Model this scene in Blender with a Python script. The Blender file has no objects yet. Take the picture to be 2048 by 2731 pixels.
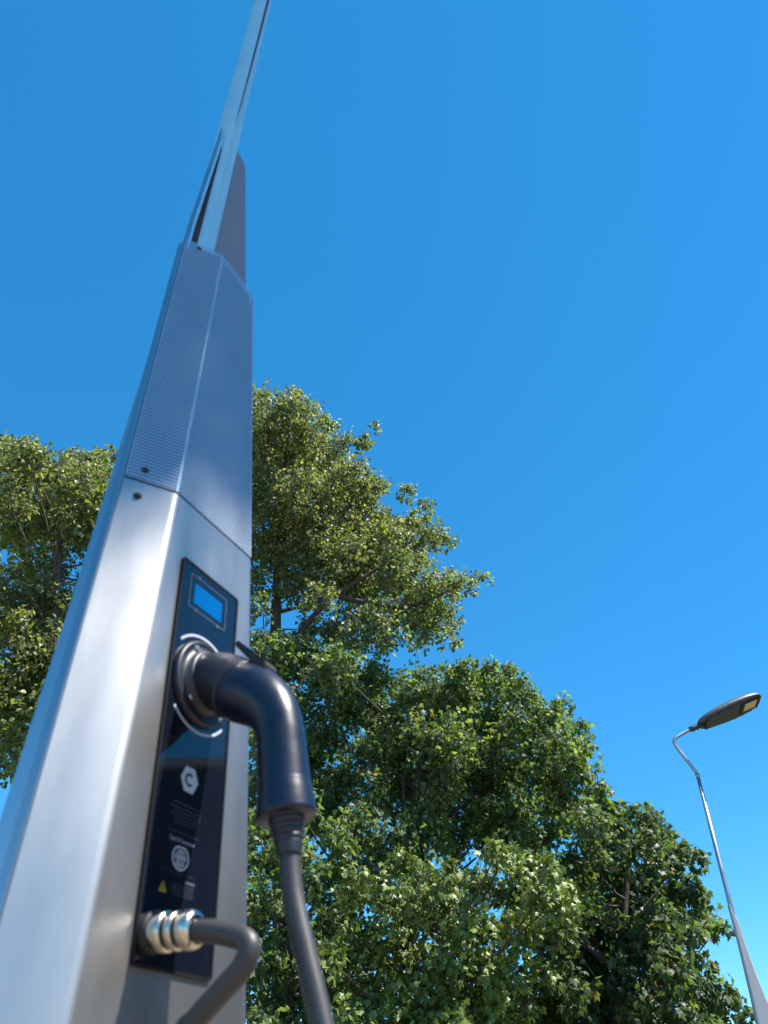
import bpy, bmesh, math, random
import numpy as np
from mathutils import Vector, Matrix
random.seed(7)
rng = np.random.default_rng(11)
R = math.radians
SC = bpy.context.scene
COL = SC.collection

# ------------------------------------------------------------------ camera
EYE = 0.95
PITCH = R(38.3)
FPX = 2070.0
cam = bpy.data.cameras.new("camera")
camo = bpy.data.objects.new("camera", cam)
COL.objects.link(camo)
camo.location = (0, 0, EYE)
camo.rotation_euler = (R(90) + PITCH, 0, 0)
cam.sensor_fit = 'VERTICAL'
cam.sensor_height = 36.0
cam.sensor_width = 27.0
cam.lens = 36.0 * FPX / 2731.0
cam.clip_start = 0.02
cam.clip_end = 6000
cam.dof.use_dof = True
cam.dof.focus_distance = 13.0
cam.dof.aperture_fstop = 6.9
SC.camera = camo

# ------------------------------------------------------------------ sky and sun
SUN_AZ, SUN_EL = R(103), R(60)      # azimuth clockwise from +Y
w = bpy.data.worlds.new("World")
SC.world = w
w.use_nodes = True
nt = w.node_tree
bg = nt.nodes['Background']
sky = nt.nodes.new('ShaderNodeTexSky')
sky.sky_type = 'NISHITA'
sky.sun_disc = False
sky.sun_elevation = SUN_EL
sky.sun_rotation = SUN_AZ
sky.air_density = 0.7
sky.dust_density = 0.0
sky.altitude = 1500
sky.ozone_density = 5.0
hs = nt.nodes.new('ShaderNodeHueSaturation')
hs.inputs['Saturation'].default_value = 1.50
hs.inputs['Hue'].default_value = 0.4915
gm = nt.nodes.new('ShaderNodeGamma')
gm.inputs['Gamma'].default_value = 0.7
nt.links.new(sky.outputs[0], gm.inputs['Color'])
nt.links.new(gm.outputs[0], hs.inputs['Color'])
nt.links.new(hs.outputs[0], bg.inputs['Color'])
bg.inputs['Strength'].default_value = 0.149
sl = bpy.data.lights.new("sun", 'SUN')
sl.energy = 3.7
sl.angle = R(0.5)
sl.color = (1.0, 0.95, 0.87)
so = bpy.data.objects.new("sun", sl)
COL.objects.link(so)
sd = Vector((math.sin(SUN_AZ) * math.cos(SUN_EL), math.cos(SUN_AZ) * math.cos(SUN_EL), math.sin(SUN_EL)))
so.rotation_euler = (-sd).to_track_quat('-Z', 'Y').to_euler()
so.location = sd * 50
SC.view_settings.view_transform = 'Standard'
SC.view_settings.look = 'None'
SC.view_settings.exposure = 1.6
SC.view_settings.gamma = 1.0
SC.view_settings.use_curve_mapping = False

# ------------------------------------------------------------------ materials
def mat(name, col, rough=0.5, metal=0.0, spec=0.5, coat=0.0, noise=None, bump=None, emis=None, aniso=0.0):
    m = bpy.data.materials.new(name)
    m.use_nodes = True
    t = m.node_tree
    b = t.nodes['Principled BSDF']
    b.inputs['Base Color'].default_value = (*col, 1)
    b.inputs['Roughness'].default_value = rough
    b.inputs['Metallic'].default_value = metal
    b.inputs['Specular IOR Level'].default_value = spec
    b.inputs['Coat Weight'].default_value = coat
    b.inputs['Coat Roughness'].default_value = 0.03
    b.inputs['Anisotropic'].default_value = aniso
    tc = t.nodes.new('ShaderNodeTexCoord')
    if noise:            # (scale xyz, amount colour, amount roughness)
        scl, ac, ar = noise
        mp = t.nodes.new('ShaderNodeMapping')
        mp.inputs['Scale'].default_value = scl
        n = t.nodes.new('ShaderNodeTexNoise')
        n.inputs['Scale'].default_value = 1.0
        n.inputs['Detail'].default_value = 5
        t.links.new(tc.outputs['Object'], mp.inputs[0])
        t.links.new(mp.outputs[0], n.inputs['Vector'])
        r = t.nodes.new('ShaderNodeMapRange')
        r.inputs['From Min'].default_value = 0.25
        r.inputs['From Max'].default_value = 0.75
        r.inputs['To Min'].default_value = 1 - ac
        r.inputs['To Max'].default_value = 1 + ac
        mx = t.nodes.new('ShaderNodeMix')
        mx.data_type = 'RGBA'
        mx.blend_type = 'MULTIPLY'
        mx.inputs[0].default_value = 1.0
        mx.inputs[6].default_value = (*col, 1)
        t.links.new(n.outputs['Fac'], r.inputs['Value'])
        t.links.new(r.outputs[0], mx.inputs[7])
        t.links.new(mx.outputs[2], b.inputs['Base Color'])
        r2 = t.nodes.new('ShaderNodeMapRange')
        r2.inputs['From Min'].default_value = 0.25
        r2.inputs['From Max'].default_value = 0.75
        r2.inputs['To Min'].default_value = max(0.02, rough - ar)
        r2.inputs['To Max'].default_value = rough + ar
        t.links.new(n.outputs['Fac'], r2.inputs['Value'])
        t.links.new(r2.outputs[0], b.inputs['Roughness'])
    if bump:             # (scale xyz, strength, distance)
        scl, st, dist = bump
        mp = t.nodes.new('ShaderNodeMapping')
        mp.inputs['Scale'].default_value = scl
        n = t.nodes.new('ShaderNodeTexNoise')
        n.inputs['Scale'].default_value = 1.0
        n.inputs['Detail'].default_value = 3
        bp = t.nodes.new('ShaderNodeBump')
        bp.inputs['Strength'].default_value = st
        bp.inputs['Distance'].default_value = dist
        t.links.new(tc.outputs['Object'], mp.inputs[0])
        t.links.new(mp.outputs[0], n.inputs['Vector'])
        t.links.new(n.outputs['Fac'], bp.inputs['Height'])
        t.links.new(bp.outputs[0], b.inputs['Normal'])
    if emis:
        b.inputs['Emission Color'].default_value = (*emis[0], 1)
        b.inputs['Emission Strength'].default_value = emis[1]
    return m

def leaf_mat(name, cols, trans, rough=0.47):
    m = bpy.data.materials.new(name)
    m.use_nodes = True
    t = m.node_tree
    b = t.nodes['Principled BSDF']
    out = t.nodes['Material Output']
    b.inputs['Roughness'].default_value = rough
    b.inputs['Specular IOR Level'].default_value = 0.42
    g = t.nodes.new('ShaderNodeNewGeometry')
    cr = t.nodes.new('ShaderNodeValToRGB')
    el = cr.color_ramp.elements
    pos = [0.0, 0.45, 0.85, 0.975, 1.0]
    while len(el) < len(cols):
        el.new(0.5)
    for e, p, c in zip(el, pos, cols):
        e.position = p
        e.color = (*c, 1)
    t.links.new(g.outputs['Random Per Island'], cr.inputs['Fac'])
    t.links.new(cr.outputs[0], b.inputs['Base Color'])
    tr = t.nodes.new('ShaderNodeBsdfTranslucent')
    mx2 = t.nodes.new('ShaderNodeMix')
    mx2.data_type = 'RGBA'
    mx2.blend_type = 'MULTIPLY'
    mx2.inputs[0].default_value = 1.0
    mx2.inputs[7].default_value = (2.0, 2.1, 0.75, 1)
    t.links.new(cr.outputs[0], mx2.inputs[6])
    t.links.new(mx2.outputs[2], tr.inputs['Color'])
    ms = t.nodes.new('ShaderNodeMixShader')
    ms.inputs[0].default_value = trans
    t.links.new(b.outputs[0], ms.inputs[1])
    t.links.new(tr.outputs[0], ms.inputs[2])
    t.links.new(ms.outputs[0], out.inputs['Surface'])
    return m

M = {}
M['steel'] = mat('brushed_steel', (0.43, 0.412, 0.39), 0.385, 0.97, noise=((14, 14, 3.0), 0.06, 0.05), bump=((90, 90, 1800), 0.12, 0.0005))
M['mesh'] = mat('perforated_steel', (0.43, 0.48, 0.54), 0.46, 0.75, noise=((9, 9, 5), 0.06, 0.05))
M['guard'] = mat('guard_steel', (0.62, 0.72, 0.74), 0.35, 0.8)
M['shell'] = mat('shell_steel', (0.38, 0.40, 0.43), 0.38, 1.0, noise=((4, 4, 4), 0.04, 0.05))
M['fin'] = mat('grey_painted_steel', (0.19, 0.205, 0.26), 0.55, 0.0, noise=((8, 8, 8), 0.06, 0.08))
M['pole'] = mat('satin_pole_steel', (0.58, 0.74, 0.72), 0.45, 0.75, noise=((6, 6, 6), 0.05, 0.05))
M['dark'] = mat('dark_liner', (0.012, 0.012, 0.014), 0.6)
M['pole_reflection'] = mat('painted_dark_reflection', (0.055, 0.045, 0.06), 0.55)  # dark colour standing in for reflections seen in the pole
M['glass'] = mat('black_gloss_panel', (0.004, 0.007, 0.014), 0.035, 0.0, spec=0.65, noise=((22, 22, 9), 0.2, 0.02))
M['gasket'] = mat('black_gasket', (0.006, 0.006, 0.007), 0.6, spec=0.2)
M['lcd'] = mat('lcd_blue', (0.0, 0.03, 0.10), 0.1, emis=((0.0, 0.155, 0.50), 0.25))
M['print_white'] = mat('print_white', (0.45, 0.47, 0.52), 0.35)
M['print_grey'] = mat('print_grey', (0.10, 0.11, 0.14), 0.35)
M['print_dim'] = mat('print_dim', (0.035, 0.038, 0.055), 0.35)
M['print_bold'] = mat('print_bold', (0.30, 0.32, 0.38), 0.35)
M['yellow'] = mat('print_yellow', (0.33, 0.24, 0.015), 0.4)
M['plastic'] = mat('black_plug_plastic', (0.002, 0.006, 0.020), 0.33, 0.0, spec=0.5, noise=((60, 60, 60), 0.15, 0.04), bump=((900, 900, 900), 0.12, 0.0004))
M['plastic2'] = mat('black_socket_plastic', (0.012, 0.014, 0.022), 0.42, 0.0, spec=0.5, bump=((900, 900, 900), 0.12, 0.0004))
M['rubber'] = mat('cable_rubber', (0.030, 0.029, 0.030), 0.46, 0.0, spec=0.55, noise=((25, 25, 25), 0.2, 0.07))
M['chrome'] = mat('nickel_gland', (0.62, 0.56, 0.47), 0.25, 1.0)
M['screw'] = mat('screw_steel', (0.7, 0.7, 0.7), 0.25, 1.0)
M['lamp_pole'] = mat('galvanised_pole', (0.32, 0.35, 0.40), 0.42, 0.75, noise=((10, 10, 10), 0.08, 0.08))
M['lamp_grey'] = mat('grey_lamp_base', (0.34, 0.35, 0.38), 0.5, 0.0, noise=((5, 5, 5), 0.05, 0.05))
M['lamp_head'] = mat('lamp_head_paint', (0.075, 0.072, 0.085), 0.42, 0.0, noise=((20, 20, 20), 0.1, 0.06))
M['lamp_under'] = mat('lamp_under_paint', (0.055, 0.06, 0.065), 0.45)
M['lamp_blk'] = mat('lamp_black', (0.02, 0.02, 0.024), 0.5)
M['led'] = mat('led_board', (0.75, 0.62, 0.34), 0.4)
M['led_lens'] = mat('led_lens', (0.45, 0.38, 0.22), 0.15)
M['bark'] = mat('bark', (0.060, 0.048, 0.038), 0.85, noise=((12, 12, 3), 0.35, 0.05), bump=((30, 30, 6), 0.6, 0.02))
M['twig'] = mat('twig', (0.055, 0.045, 0.032), 0.8)
M['ground'] = mat('paving_ground', (0.21, 0.165, 0.12), 0.85, noise=((0.6, 0.6, 0.6), 0.12, 0.03), bump=((40, 40, 40), 0.3, 0.004))
M['grass'] = mat('lawn_ground', (0.07, 0.10, 0.03), 0.9, noise=((3, 3, 3), 0.3, 0.02))
M['wall'] = mat('building_render', (0.07, 0.066, 0.065), 0.8, noise=((1, 1, 1), 0.08, 0.03))
M['fascia'] = mat('building_fascia', (0.62, 0.55, 0.50), 0.6)
M['window'] = mat('building_window', (0.02, 0.025, 0.03), 0.08, 0.0, spec=0.6)
M['leafA'] = leaf_mat('leaf_poplar', [(0.060, 0.088, 0.030), (0.115, 0.142, 0.055), (0.185, 0.200, 0.098), (0.22, 0.24, 0.09), (0.17, 0.10, 0.04)], 0.44)
M['leafC'] = leaf_mat('leaf_lobed', [(0.042, 0.080, 0.032), (0.085, 0.132, 0.052), (0.150, 0.190, 0.085), (0.15, 0.23, 0.06), (0.18, 0.10, 0.04)], 0.48)
M['leafD'] = leaf_mat('leaf_bright', [(0.068, 0.112, 0.024), (0.120, 0.170, 0.038), (0.165, 0.215, 0.042), (0.20, 0.27, 0.05), (0.17, 0.13, 0.04)], 0.12)
M['leafE'] = leaf_mat('leaf_maple', [(0.030, 0.062, 0.027), (0.062, 0.102, 0.040), (0.105, 0.142, 0.062), (0.13, 0.18, 0.06), (0.24, 0.10, 0.04)], 0.42)

# ------------------------------------------------------------------ helpers
def link(name, me, m, parent=None, smooth=False):
    o = bpy.data.objects.new(name, me)
    COL.objects.link(o)
    if m is not None:
        me.materials.append(m)
    if parent is not None:
        o.parent = parent
    if smooth:
        me.polygons.foreach_set('use_smooth', [True] * len(me.polygons))
    return o

def pyd(name, vs, fs, m, parent=None, smooth=False):
    me = bpy.data.meshes.new(name)
    me.from_pydata([tuple(v) for v in vs], [], fs)
    me.update()
    return link(name, me, m, parent, smooth)

def bmo(name, bm, m, parent=None, smooth=False):
    bmesh.ops.recalc_face_normals(bm, faces=bm.faces)
    me = bpy.data.meshes.new(name)
    bm.to_mesh(me)
    bm.free()
    return link(name, me, m, parent, smooth)

def thing(name, label, cat, loc=(0, 0, 0), rz=0.0, group=None):
    o = bpy.data.objects.new(name, None)
    o.empty_display_size = 0.1
    COL.objects.link(o)
    o.location = loc
    o.rotation_euler = (0, 0, rz)
    o['label'] = label
    o['category'] = cat
    if group:
        o['group'] = group
    return o

def smooth_path(pts, rads, sub=5):
    """Catmull-Rom through points and radii."""
    P = [Vector(p) for p in pts]
    out, rr = [], []
    n = len(P)
    for i in range(n - 1):
        p0 = P[max(i - 1, 0)]; p1 = P[i]; p2 = P[i + 1]; p3 = P[min(i + 2, n - 1)]
        for k in range(sub):
            t = k / sub
            q = 0.5 * ((2 * p1) + (p2 - p0) * t + (2 * p0 - 5 * p1 + 4 * p2 - p3) * t * t + (3 * p1 - p0 - 3 * p2 + p3) * t ** 3)
            out.append(q)
            rr.append(rads[i] * (1 - t) + rads[i + 1] * t)
    out.append(P[-1]); rr.append(rads[-1])
    return out, rr

def tube_bm(bm, pts, rads, seg=16, cap=True):
    pts = [Vector(p) for p in pts]
    n = len(pts)
    tang = []
    for i in range(n):
        a = pts[max(i - 1, 0)]; b = pts[min(i + 1, n - 1)]
        tang.append((b - a).normalized())
    ref = Vector((0, 0, 1)) if abs(tang[0].z) < 0.9 else Vector((1, 0, 0))
    u = tang[0].cross(ref).normalized()
    rings = []
    for i in range(n):
        t = tang[i]
        u = (u - t * u.dot(t)).normalized()
        v = t.cross(u)
        rings.append([bm.verts.new(pts[i] + (u * math.cos(2 * math.pi * k / seg) + v * math.sin(2 * math.pi * k / seg)) * rads[i]) for k in range(seg)])
    for i in range(n - 1):
        for k in range(seg):
            bm.faces.new((rings[i][k], rings[i][(k + 1) % seg], rings[i + 1][(k + 1) % seg], rings[i + 1][k]))
    if cap:
        bm.faces.new(rings[0][::-1]); bm.faces.new(rings[-1])
    return rings

def tube(name, pts, rads, m, parent=None, seg=16, cap=True, smooth=True, sub=0):
    if sub:
        pts, rads = smooth_path(pts, rads, sub)
    bm = bmesh.new()
    tube_bm(bm, pts, rads, seg, cap)
    return bmo(name, bm, m, parent, smooth)

# a point on the sight line through pixel (x, y) of the 2048 x 2731 picture, at distance Y ahead
def at(x, y, Y):
    a = (x - 1024) / FPX; b = (y - 1365.5) / FPX
    ry = math.cos(PITCH) + b * math.sin(PITCH)
    rz = math.sin(PITCH) - b * math.cos(PITCH)
    return Vector((a * Y / ry, Y, EYE + rz * Y / ry))

def depth_of(P):
    return P.y * math.cos(PITCH) + (P.z - EYE) * math.sin(PITCH)

# ------------------------------------------------------------------ setting: ground
g = pyd('ground', [(-400, -400, 0), (400, -400, 0), (400, 400, 0), (-400, 400, 0)], [(0, 1, 2, 3)], M['ground'])
g['kind'] = 'structure'
lawn = pyd('lawn', [(-40, 7.2, .004), (40, 7.2, .004), (40, 60, .004), (-40, 60, .004)], [(0, 1, 2, 3)], M['grass'])
lawn['kind'] = 'structure'

# a flat-roofed building off to the right, mirrored in the glossy panel
bt = thing('building', 'low flat-roofed building mirrored as a dark band in the glossy charger panel', 'building', (14.6, 6.5, 0), math.atan2(0.912, -0.41))
def box(bm, x0, x1, y0, y1, z0, z1):
    v = [bm.verts.new(c) for c in ((x0, y0, z0), (x1, y0, z0), (x1, y1, z0), (x0, y1, z0), (x0, y0, z1), (x1, y0, z1), (x1, y1, z1), (x0, y1, z1))]
    for f in ((0, 3, 2, 1), (4, 5, 6, 7), (0, 1, 5, 4), (1, 2, 6, 5), (2, 3, 7, 6), (3, 0, 4, 7)):
        bm.faces.new([v[i] for i in f])
bm = bmesh.new(); box(bm, -9, 9, -6, 0, 0, 8.5); bmo('wall', bm, M['wall'], bt)
bm = bmesh.new(); box(bm, -9.2, 9.2, -6.2, .2, 8.503, 8.68); bmo('roof_fascia', bm, M['fascia'], bt)
for zz in (1.2, 4.8):
    for k in range(5):
        x0 = -7.8 + k * 3.3
        bm = bmesh.new(); box(bm, x0, x0 + 1.9, .003, .05, zz, zz + 1.7); bmo('window', bm, M['window'], bt)

# ------------------------------------------------------------------ charging station
AZ = R(26.9)
P0 = Vector((-0.24589, 0.92685, 0.43989 + EYE))        # socket centre height on the panel face
EPS = 0.07
ST = thing('charging_station', 'tall brushed steel electric car charger with black control panel and perforated upper cover', 'charger', (P0.x, P0.y, 0), math.pi / 2 - AZ)
ZS = P0.z
_l = math.sqrt(1 + EPS * EPS)
def pan(s, u, n=0.0):                                   # panel coordinates: along, up the face, out of the face
    return Vector((s, (u * EPS - n) / _l, ZS + (u + n * EPS) / _l))

def interp(z, tab):
    if z <= tab[0][0]:
        a, b = tab[0], tab[1]
    elif z >= tab[-1][0]:
        a, b = tab[-2], tab[-1]
    else:
        for a, b in zip(tab, tab[1:]):
            if a[0] <= z <= b[0]:
                break
    t = (z - a[0]) / (b[0] - a[0])
    return a[1] + (b[1] - a[1]) * t
HIP = [(.069, -.1191), (.3885, -.0997), (.7193, -.0795), (1.3919, -.0487)]
RGT = [(.09, .15), (.715, .108), (1.383, .060)]
BCK = [(.296, -.133), (.556, -.125), (.80, -.1195), (1.07, -.1130), (1.44, -.1105), (1.894, -.094)]
def yface(zr): return EPS * (zr - .44)
CHX, CHY = -.0632, .0428
def section(z, rad=.006, k=4):
    """front cover outline at height z: left end, left hip (rounded), right hip (rounded), right end"""
    zr = z - EYE
    y = yface(zr)
    hl = Vector((interp(zr, HIP), y)); hr = Vector((interp(zr, RGT), y))
    L = hl + Vector((CHX, CHY)); Rr = hr + Vector((.040, .052))
    def rnd(c, a, b):
        da = (a - c).normalized(); db = (b - c).normalized()
        p, q = c + da * rad, c + db * rad
        return [(p * (1 - t) + c * t) * (1 - t) + (c * (1 - t) + q * t) * t for t in [i / k for i in range(k + 1)]]
    return [L] + rnd(hl, L, hr) + rnd(hr, hl, Rr) + [Rr]

def cover(name, zs, m, ret=0.012):
    vs, fs = [], []
    rows = []
    for z in zs:
        s = section(z)
        a = s[0] + Vector((.006, ret)); b = s[-1] + Vector((-.006, ret))
        rows.append([Vector((p.x, p.y, z)) for p in [a] + s + [b]])
    # fold the top and bottom edges inwards
    def inward(row, dz):
        c = sum(row, Vector()) / len(row)
        return [p + Vector((0, .010, 0)) * 1.0 + Vector(((c.x - p.x) * .06, 0, 0)) for p in row]
    rows = [inward(rows[0], 0)] + rows + [inward(rows[-1], 0)]
    n = len(rows[0])
    for r in rows: vs += r
    for i in range(len(rows) - 1):
        for j in range(n - 1):
            fs.append((i * n + j, i * n + j + 1, (i + 1) * n + j + 1, (i + 1) * n + j))
    return pyd(name, vs, fs, m, ST)
SPLIT = EYE + .7165
MTOP = EYE + 1.386
fc = cover('front_cover', [0.03, 0.35, .65, EYE + .069, EYE + .23, EYE + .3885, EYE + .55, SPLIT], M['steel'])

# perforated upper cover: real holes
def mesh_cover():
    vs, fs = [], []
    vid = {}
    def V(p):
        k = (round(p[0], 5), round(p[1], 5), round(p[2], 5))
        if k not in vid:
            vid[k] = len(vs); vs.append(k)
        return vid[k]
    z0, z1 = SPLIT + .004, MTOP
    PT, PZ = .0036, .0066
    nz = int((z1 - z0) / PZ)
    ca = [(math.cos(R(45 * i)), math.sin(R(45 * i))) for i in range(8)]
    hr, hz = .32 * PT, .33
    for i in range(nz):
        za = z0 + (z1 - z0) * i / nz; zb = z0 + (z1 - z0) * (i + 1) / nz
        zm = (za + zb) / 2
        sa, sb = section(za, .001, 1), section(zb, .001, 1)
        A = [sa[0], sa[1], sa[2], sa[3], sa[4], sa[5]]; B = sb
        # facets: (0,1) left chamfer, (1..2) hip, (2,3) front, (3..4) hip, (4,5) right chamfer
        for (j, holes) in ((0, True), (1, False), (2, True), (3, False), (4, False)):
            a0, a1, b0, b1 = A[j], A[j + 1], B[j], B[j + 1]
            la = (a1 - a0).length; lb = (b1 - b0).length
            def P(f, t):      # f: metres along from the facet's centre, t 0..1
                ln = la * (1 - t) + lb * t
                q = (a0 * (1 - t) + b0 * t) + ((a1 - a0) * (1 - t) + (b1 - b0) * t) * ((f + ln / 2) / ln)
                return (q.x, q.y, za * (1 - t) + zb * t)
            lm = (la + lb) / 2
            if not holes:
                fs.append((V(P(-la / 2, 0)), V(P(la / 2, 0)), V(P(lb / 2, 1)), V(P(-lb / 2, 1))))
                continue
            nc = int((min(la, lb) - .003) / PT)
            xs = [(-nc / 2 + k) * PT for k in range(nc + 1)]
            fs.append((V(P(-la / 2, 0)), V(P(xs[0], 0)), V(P(xs[0], 1)), V(P(-lb / 2, 1))))
            fs.append((V(P(xs[-1], 0)), V(P(la / 2, 0)), V(P(lb / 2, 1)), V(P(xs[-1], 1))))
            for k in range(nc):
                x0, x1 = xs[k], xs[k + 1]
                xm = (x0 + x1) / 2
                out = [P(x1, .5), P(x1, 1), P(xm, 1), P(x0, 1), P(x0, .5), P(x0, 0), P(xm, 0), P(x1, 0)]
                hol = [P(xm + c * hr, .5 + s * hz) for c, s in ca]
                ov = [V(p) for p in out]; hv = [V(p) for p in hol]
                for q in range(8):
                    q2 = (q + 1) % 8
                    fs.append((hv[q], ov[q], ov[q2], hv[q2]))
    o = pyd('perforated_cover', vs, fs, M['mesh'], ST)
    return o
mesh_cover()

# dark liner inside the covers, closes the seam
def liner():
    vs, fs = [], []
    zs = [0.05, .65, EYE + .069, EYE + .3885, SPLIT, MTOP - .001]
    n = None
    for z in zs:
        s = section(z, .004, 2)
        c = sum(s, Vector((0, 0))) / len(s)
        row = [p + Vector((0, .007)) + (c - p) * .05 for p in s]
        row = [row[0] + Vector((.006, .02))] + row + [row[-1] + Vector((-.006, .02))]
        n = len(row)
        vs += [Vector((p.x, p.y, z)) for p in row]
    for i in range(len(zs) - 1):
        for j in range(n - 1):
            fs.append((i * n + j, i * n + j + 1, (i + 1) * n + j + 1, (i + 1) * n + j))
    pyd('inner_liner', vs, fs, M['dark'], ST)
liner()

# rear shell: side walls behind the covers, folded back to the rear plate
def shell_side(sign):
    zs = [0.03, .5, EYE + .069, EYE + .296, EYE + .42, EYE + .556, EYE + .7, EYE + .80, EYE + .95, EYE + 1.07, EYE + 1.25, MTOP - .002]
    vs, fs = [], []
    for z in zs:
        zr = z - EYE
        s = section(z)
        if sign < 0:
            F = s[0] + Vector((-.0016, .0012)); bx = interp(zr, BCK)
            lip = F + Vector((.004, .0))
        else:
            F = s[-1] + Vector((.0035, .003)); bx = .029 - interp(zr, BCK)
            bx = min(bx, F.x - .004)
            lip = F + Vector((-.004, .0))
        by = max(.120, F.y + .008)
        ln = Vector((bx, by))
        e = Vector((bx - sign * .03, .158))
        inn = lip + Vector((0, .02))
        row = [inn, lip, F, ln, e]
        vs += [Vector((p.x, p.y, z)) for p in row]
    n = 5
    for i in range(len(zs) - 1):
        for j in range(n - 1):
            fs.append((i * n + j, i * n + j + 1, (i + 1) * n + j + 1, (i + 1) * n + j))
    return vs, fs
vs, fs = shell_side(-1)
v2, f2 = shell_side(1)
pyd('side_shell', vs, fs, M['shell'], ST)
pyd('side_shell', v2, f2, M['shell'], ST)

# rear plate (the grey fin that stands up behind the pole)
def plate(name, outline, y0, y1, m, parent=ST):
    bm = bmesh.new()
    a = [bm.verts.new((x, y0, z)) for x, z in outline]
    b = [bm.verts.new((x, y1, z)) for x, z in outline]
    bm.faces.new(a); bm.faces.new(b[::-1])
    n = len(a)
    for i in range(n):
        bm.faces.new((a[i], a[(i + 1) % n], b[(i + 1) % n], b[i]))
    return bmo(name, bm, m, parent)
fin = [(-.045, .05), (.115, .05), (.105, EYE + 1.30), (.1415, EYE + 1.512), (.130, EYE + 1.573), (.054, EYE + 1.966)]
for k in range(1, 7):
    a = R(10 + 80 * k / 6)
    fin.append((.054 - .042 + .042 * math.cos(a), EYE + 1.966 + .034 * math.sin(a)))
fin += [(-.03, EYE + 2.002), (-.052, EYE + 1.985), (-.060, EYE + 1.93), (-.060, EYE + 1.38), (-.045, EYE + 1.30)]
plate('rear_plate', fin, .160, .164, M['fin'])

# left guard strip beside the pole, above the perforated cover
def guard():
    vs, fs = [], []
    zs = [MTOP - .03, EYE + 1.45, EYE + 1.6, EYE + 1.72, EYE + 1.82, EYE + 1.86, EYE + 1.88, EYE + 1.90]
    for z in zs:
        zr = z - EYE
        bx = interp(zr, BCK) + .0025
        k = max(0.0, min(1.0, (EYE + 1.90 - z) / .07))
        yb = .124; yf = yb - .018 * (.35 + .65 * k)
        row = [Vector((bx + .002, yb, z)), Vector((bx - .001, yf, z)), Vector((bx + .0005, yf - .0012, z)), Vector((bx + .0005 + .0045 * k + .001, yf, z)), Vector((bx + .002 + .004 * k, yf + .006, z))]
        vs += row
    n = 5
    fw = []
    for i in range(len(zs) - 1):
        for j in range(n - 1):
            (fw if j == 0 else fs).append((i * n + j, i * n + j + 1, (i + 1) * n + j + 1, (i + 1) * n + j))
    pyd('guard_wall', vs, fw, M['shell'], ST)
    return pyd('guard_strip', vs, fs, M['guard'], ST)
guard()

# pole
PX, PY = -.0592, .125
PR = lambda z: .0292 - (.0045 / 1.35) * (z - EYE - 1.45)
PZ1 = 5.4
tube('pole', [(PX, PY, .02), (PX, PY, 2.4), (PX, PY, 3.75), (PX, PY, PZ1)], [PR(2.4), PR(2.4), PR(3.75), PR(PZ1)], M['pole'], ST, seg=40)
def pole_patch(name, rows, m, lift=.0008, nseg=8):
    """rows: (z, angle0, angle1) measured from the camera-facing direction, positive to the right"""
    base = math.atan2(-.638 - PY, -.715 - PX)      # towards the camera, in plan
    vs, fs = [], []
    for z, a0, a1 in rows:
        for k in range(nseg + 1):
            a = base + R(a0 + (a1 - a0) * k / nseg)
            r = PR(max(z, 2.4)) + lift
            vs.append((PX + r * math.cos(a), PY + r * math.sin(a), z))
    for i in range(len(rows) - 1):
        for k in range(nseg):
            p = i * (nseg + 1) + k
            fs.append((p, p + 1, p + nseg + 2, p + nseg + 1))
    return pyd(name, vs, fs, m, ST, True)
pole_patch('lower_reflection', [(MTOP - .06, -60, -14), (EYE + 1.5, -58, -15), (EYE + 1.68, -50, -15), (EYE + 1.77, -42, -15), (EYE + 1.80, -38, -17), (EYE + 1.822, -33, -24)], M['pole_reflection'])  # dark reflection of the flange, laid on the pole as a coloured strip
pole_patch('upper_reflection', [(EYE + 1.93, 15.5, 16), (EYE + 2.0, 17, 20.5), (EYE + 2.2, 20.5, 28), (EYE + 2.5, 23, 36), (EYE + 2.8, 24, 43), (EYE + 3.6, 26, 52), (PZ1 - .2, 28, 60)], M['pole_reflection'])  # tapering dark reflection higher up, painted on the pole as a strip

# screws on the covers
def screw_on(name, P, nrm, r, h, m, parent=ST, seg=14):
    bm = bmesh.new()
    q = Vector(nrm).to_track_quat('Z', 'Y').to_matrix().to_4x4()
    mw = Matrix.Translation(P) @ q
    prof = [(r, -.001), (r, h * .55), (r * .75, h), (0.35 * r, h), (.3 * r, h * .6)]
    rings = []
    for rr, zz in prof:
        rings.append([bm.verts.new(mw @ Vector((rr * math.cos(2 * math.pi * k / seg), rr * math.sin(2 * math.pi * k / seg), zz))) for k in range(seg)])
    for i in range(len(rings) - 1):
        for k in range(seg):
            bm.faces.new((rings[i][k], rings[i][(k + 1) % seg], rings[i + 1][(k + 1) % seg], rings[i + 1][k]))
    bm.faces.new(rings[-1])
    return bmo(name, bm, m, parent, False)
NCH = Vector((-CHY, CHX, .05)).normalized()          # chamfer normal (faces left and forward)
def on_chamfer(f, z):
    s = section(z)
    p = s[0] * (1 - f) + s[1] * f
    return Vector((p.x, p.y, z))
screw_on('cover_screw', on_chamfer(.34, SPLIT - .026), NCH, .0058, .0025, M['dark'])
screw_on('cover_screw', on_chamfer(.36, SPLIT + .026), NCH, .0058, .0025, M['dark'])
screw_on('cover_screw', on_chamfer(.40, MTOP - .014), NCH, .0045, .0025, M['dark'])

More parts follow.
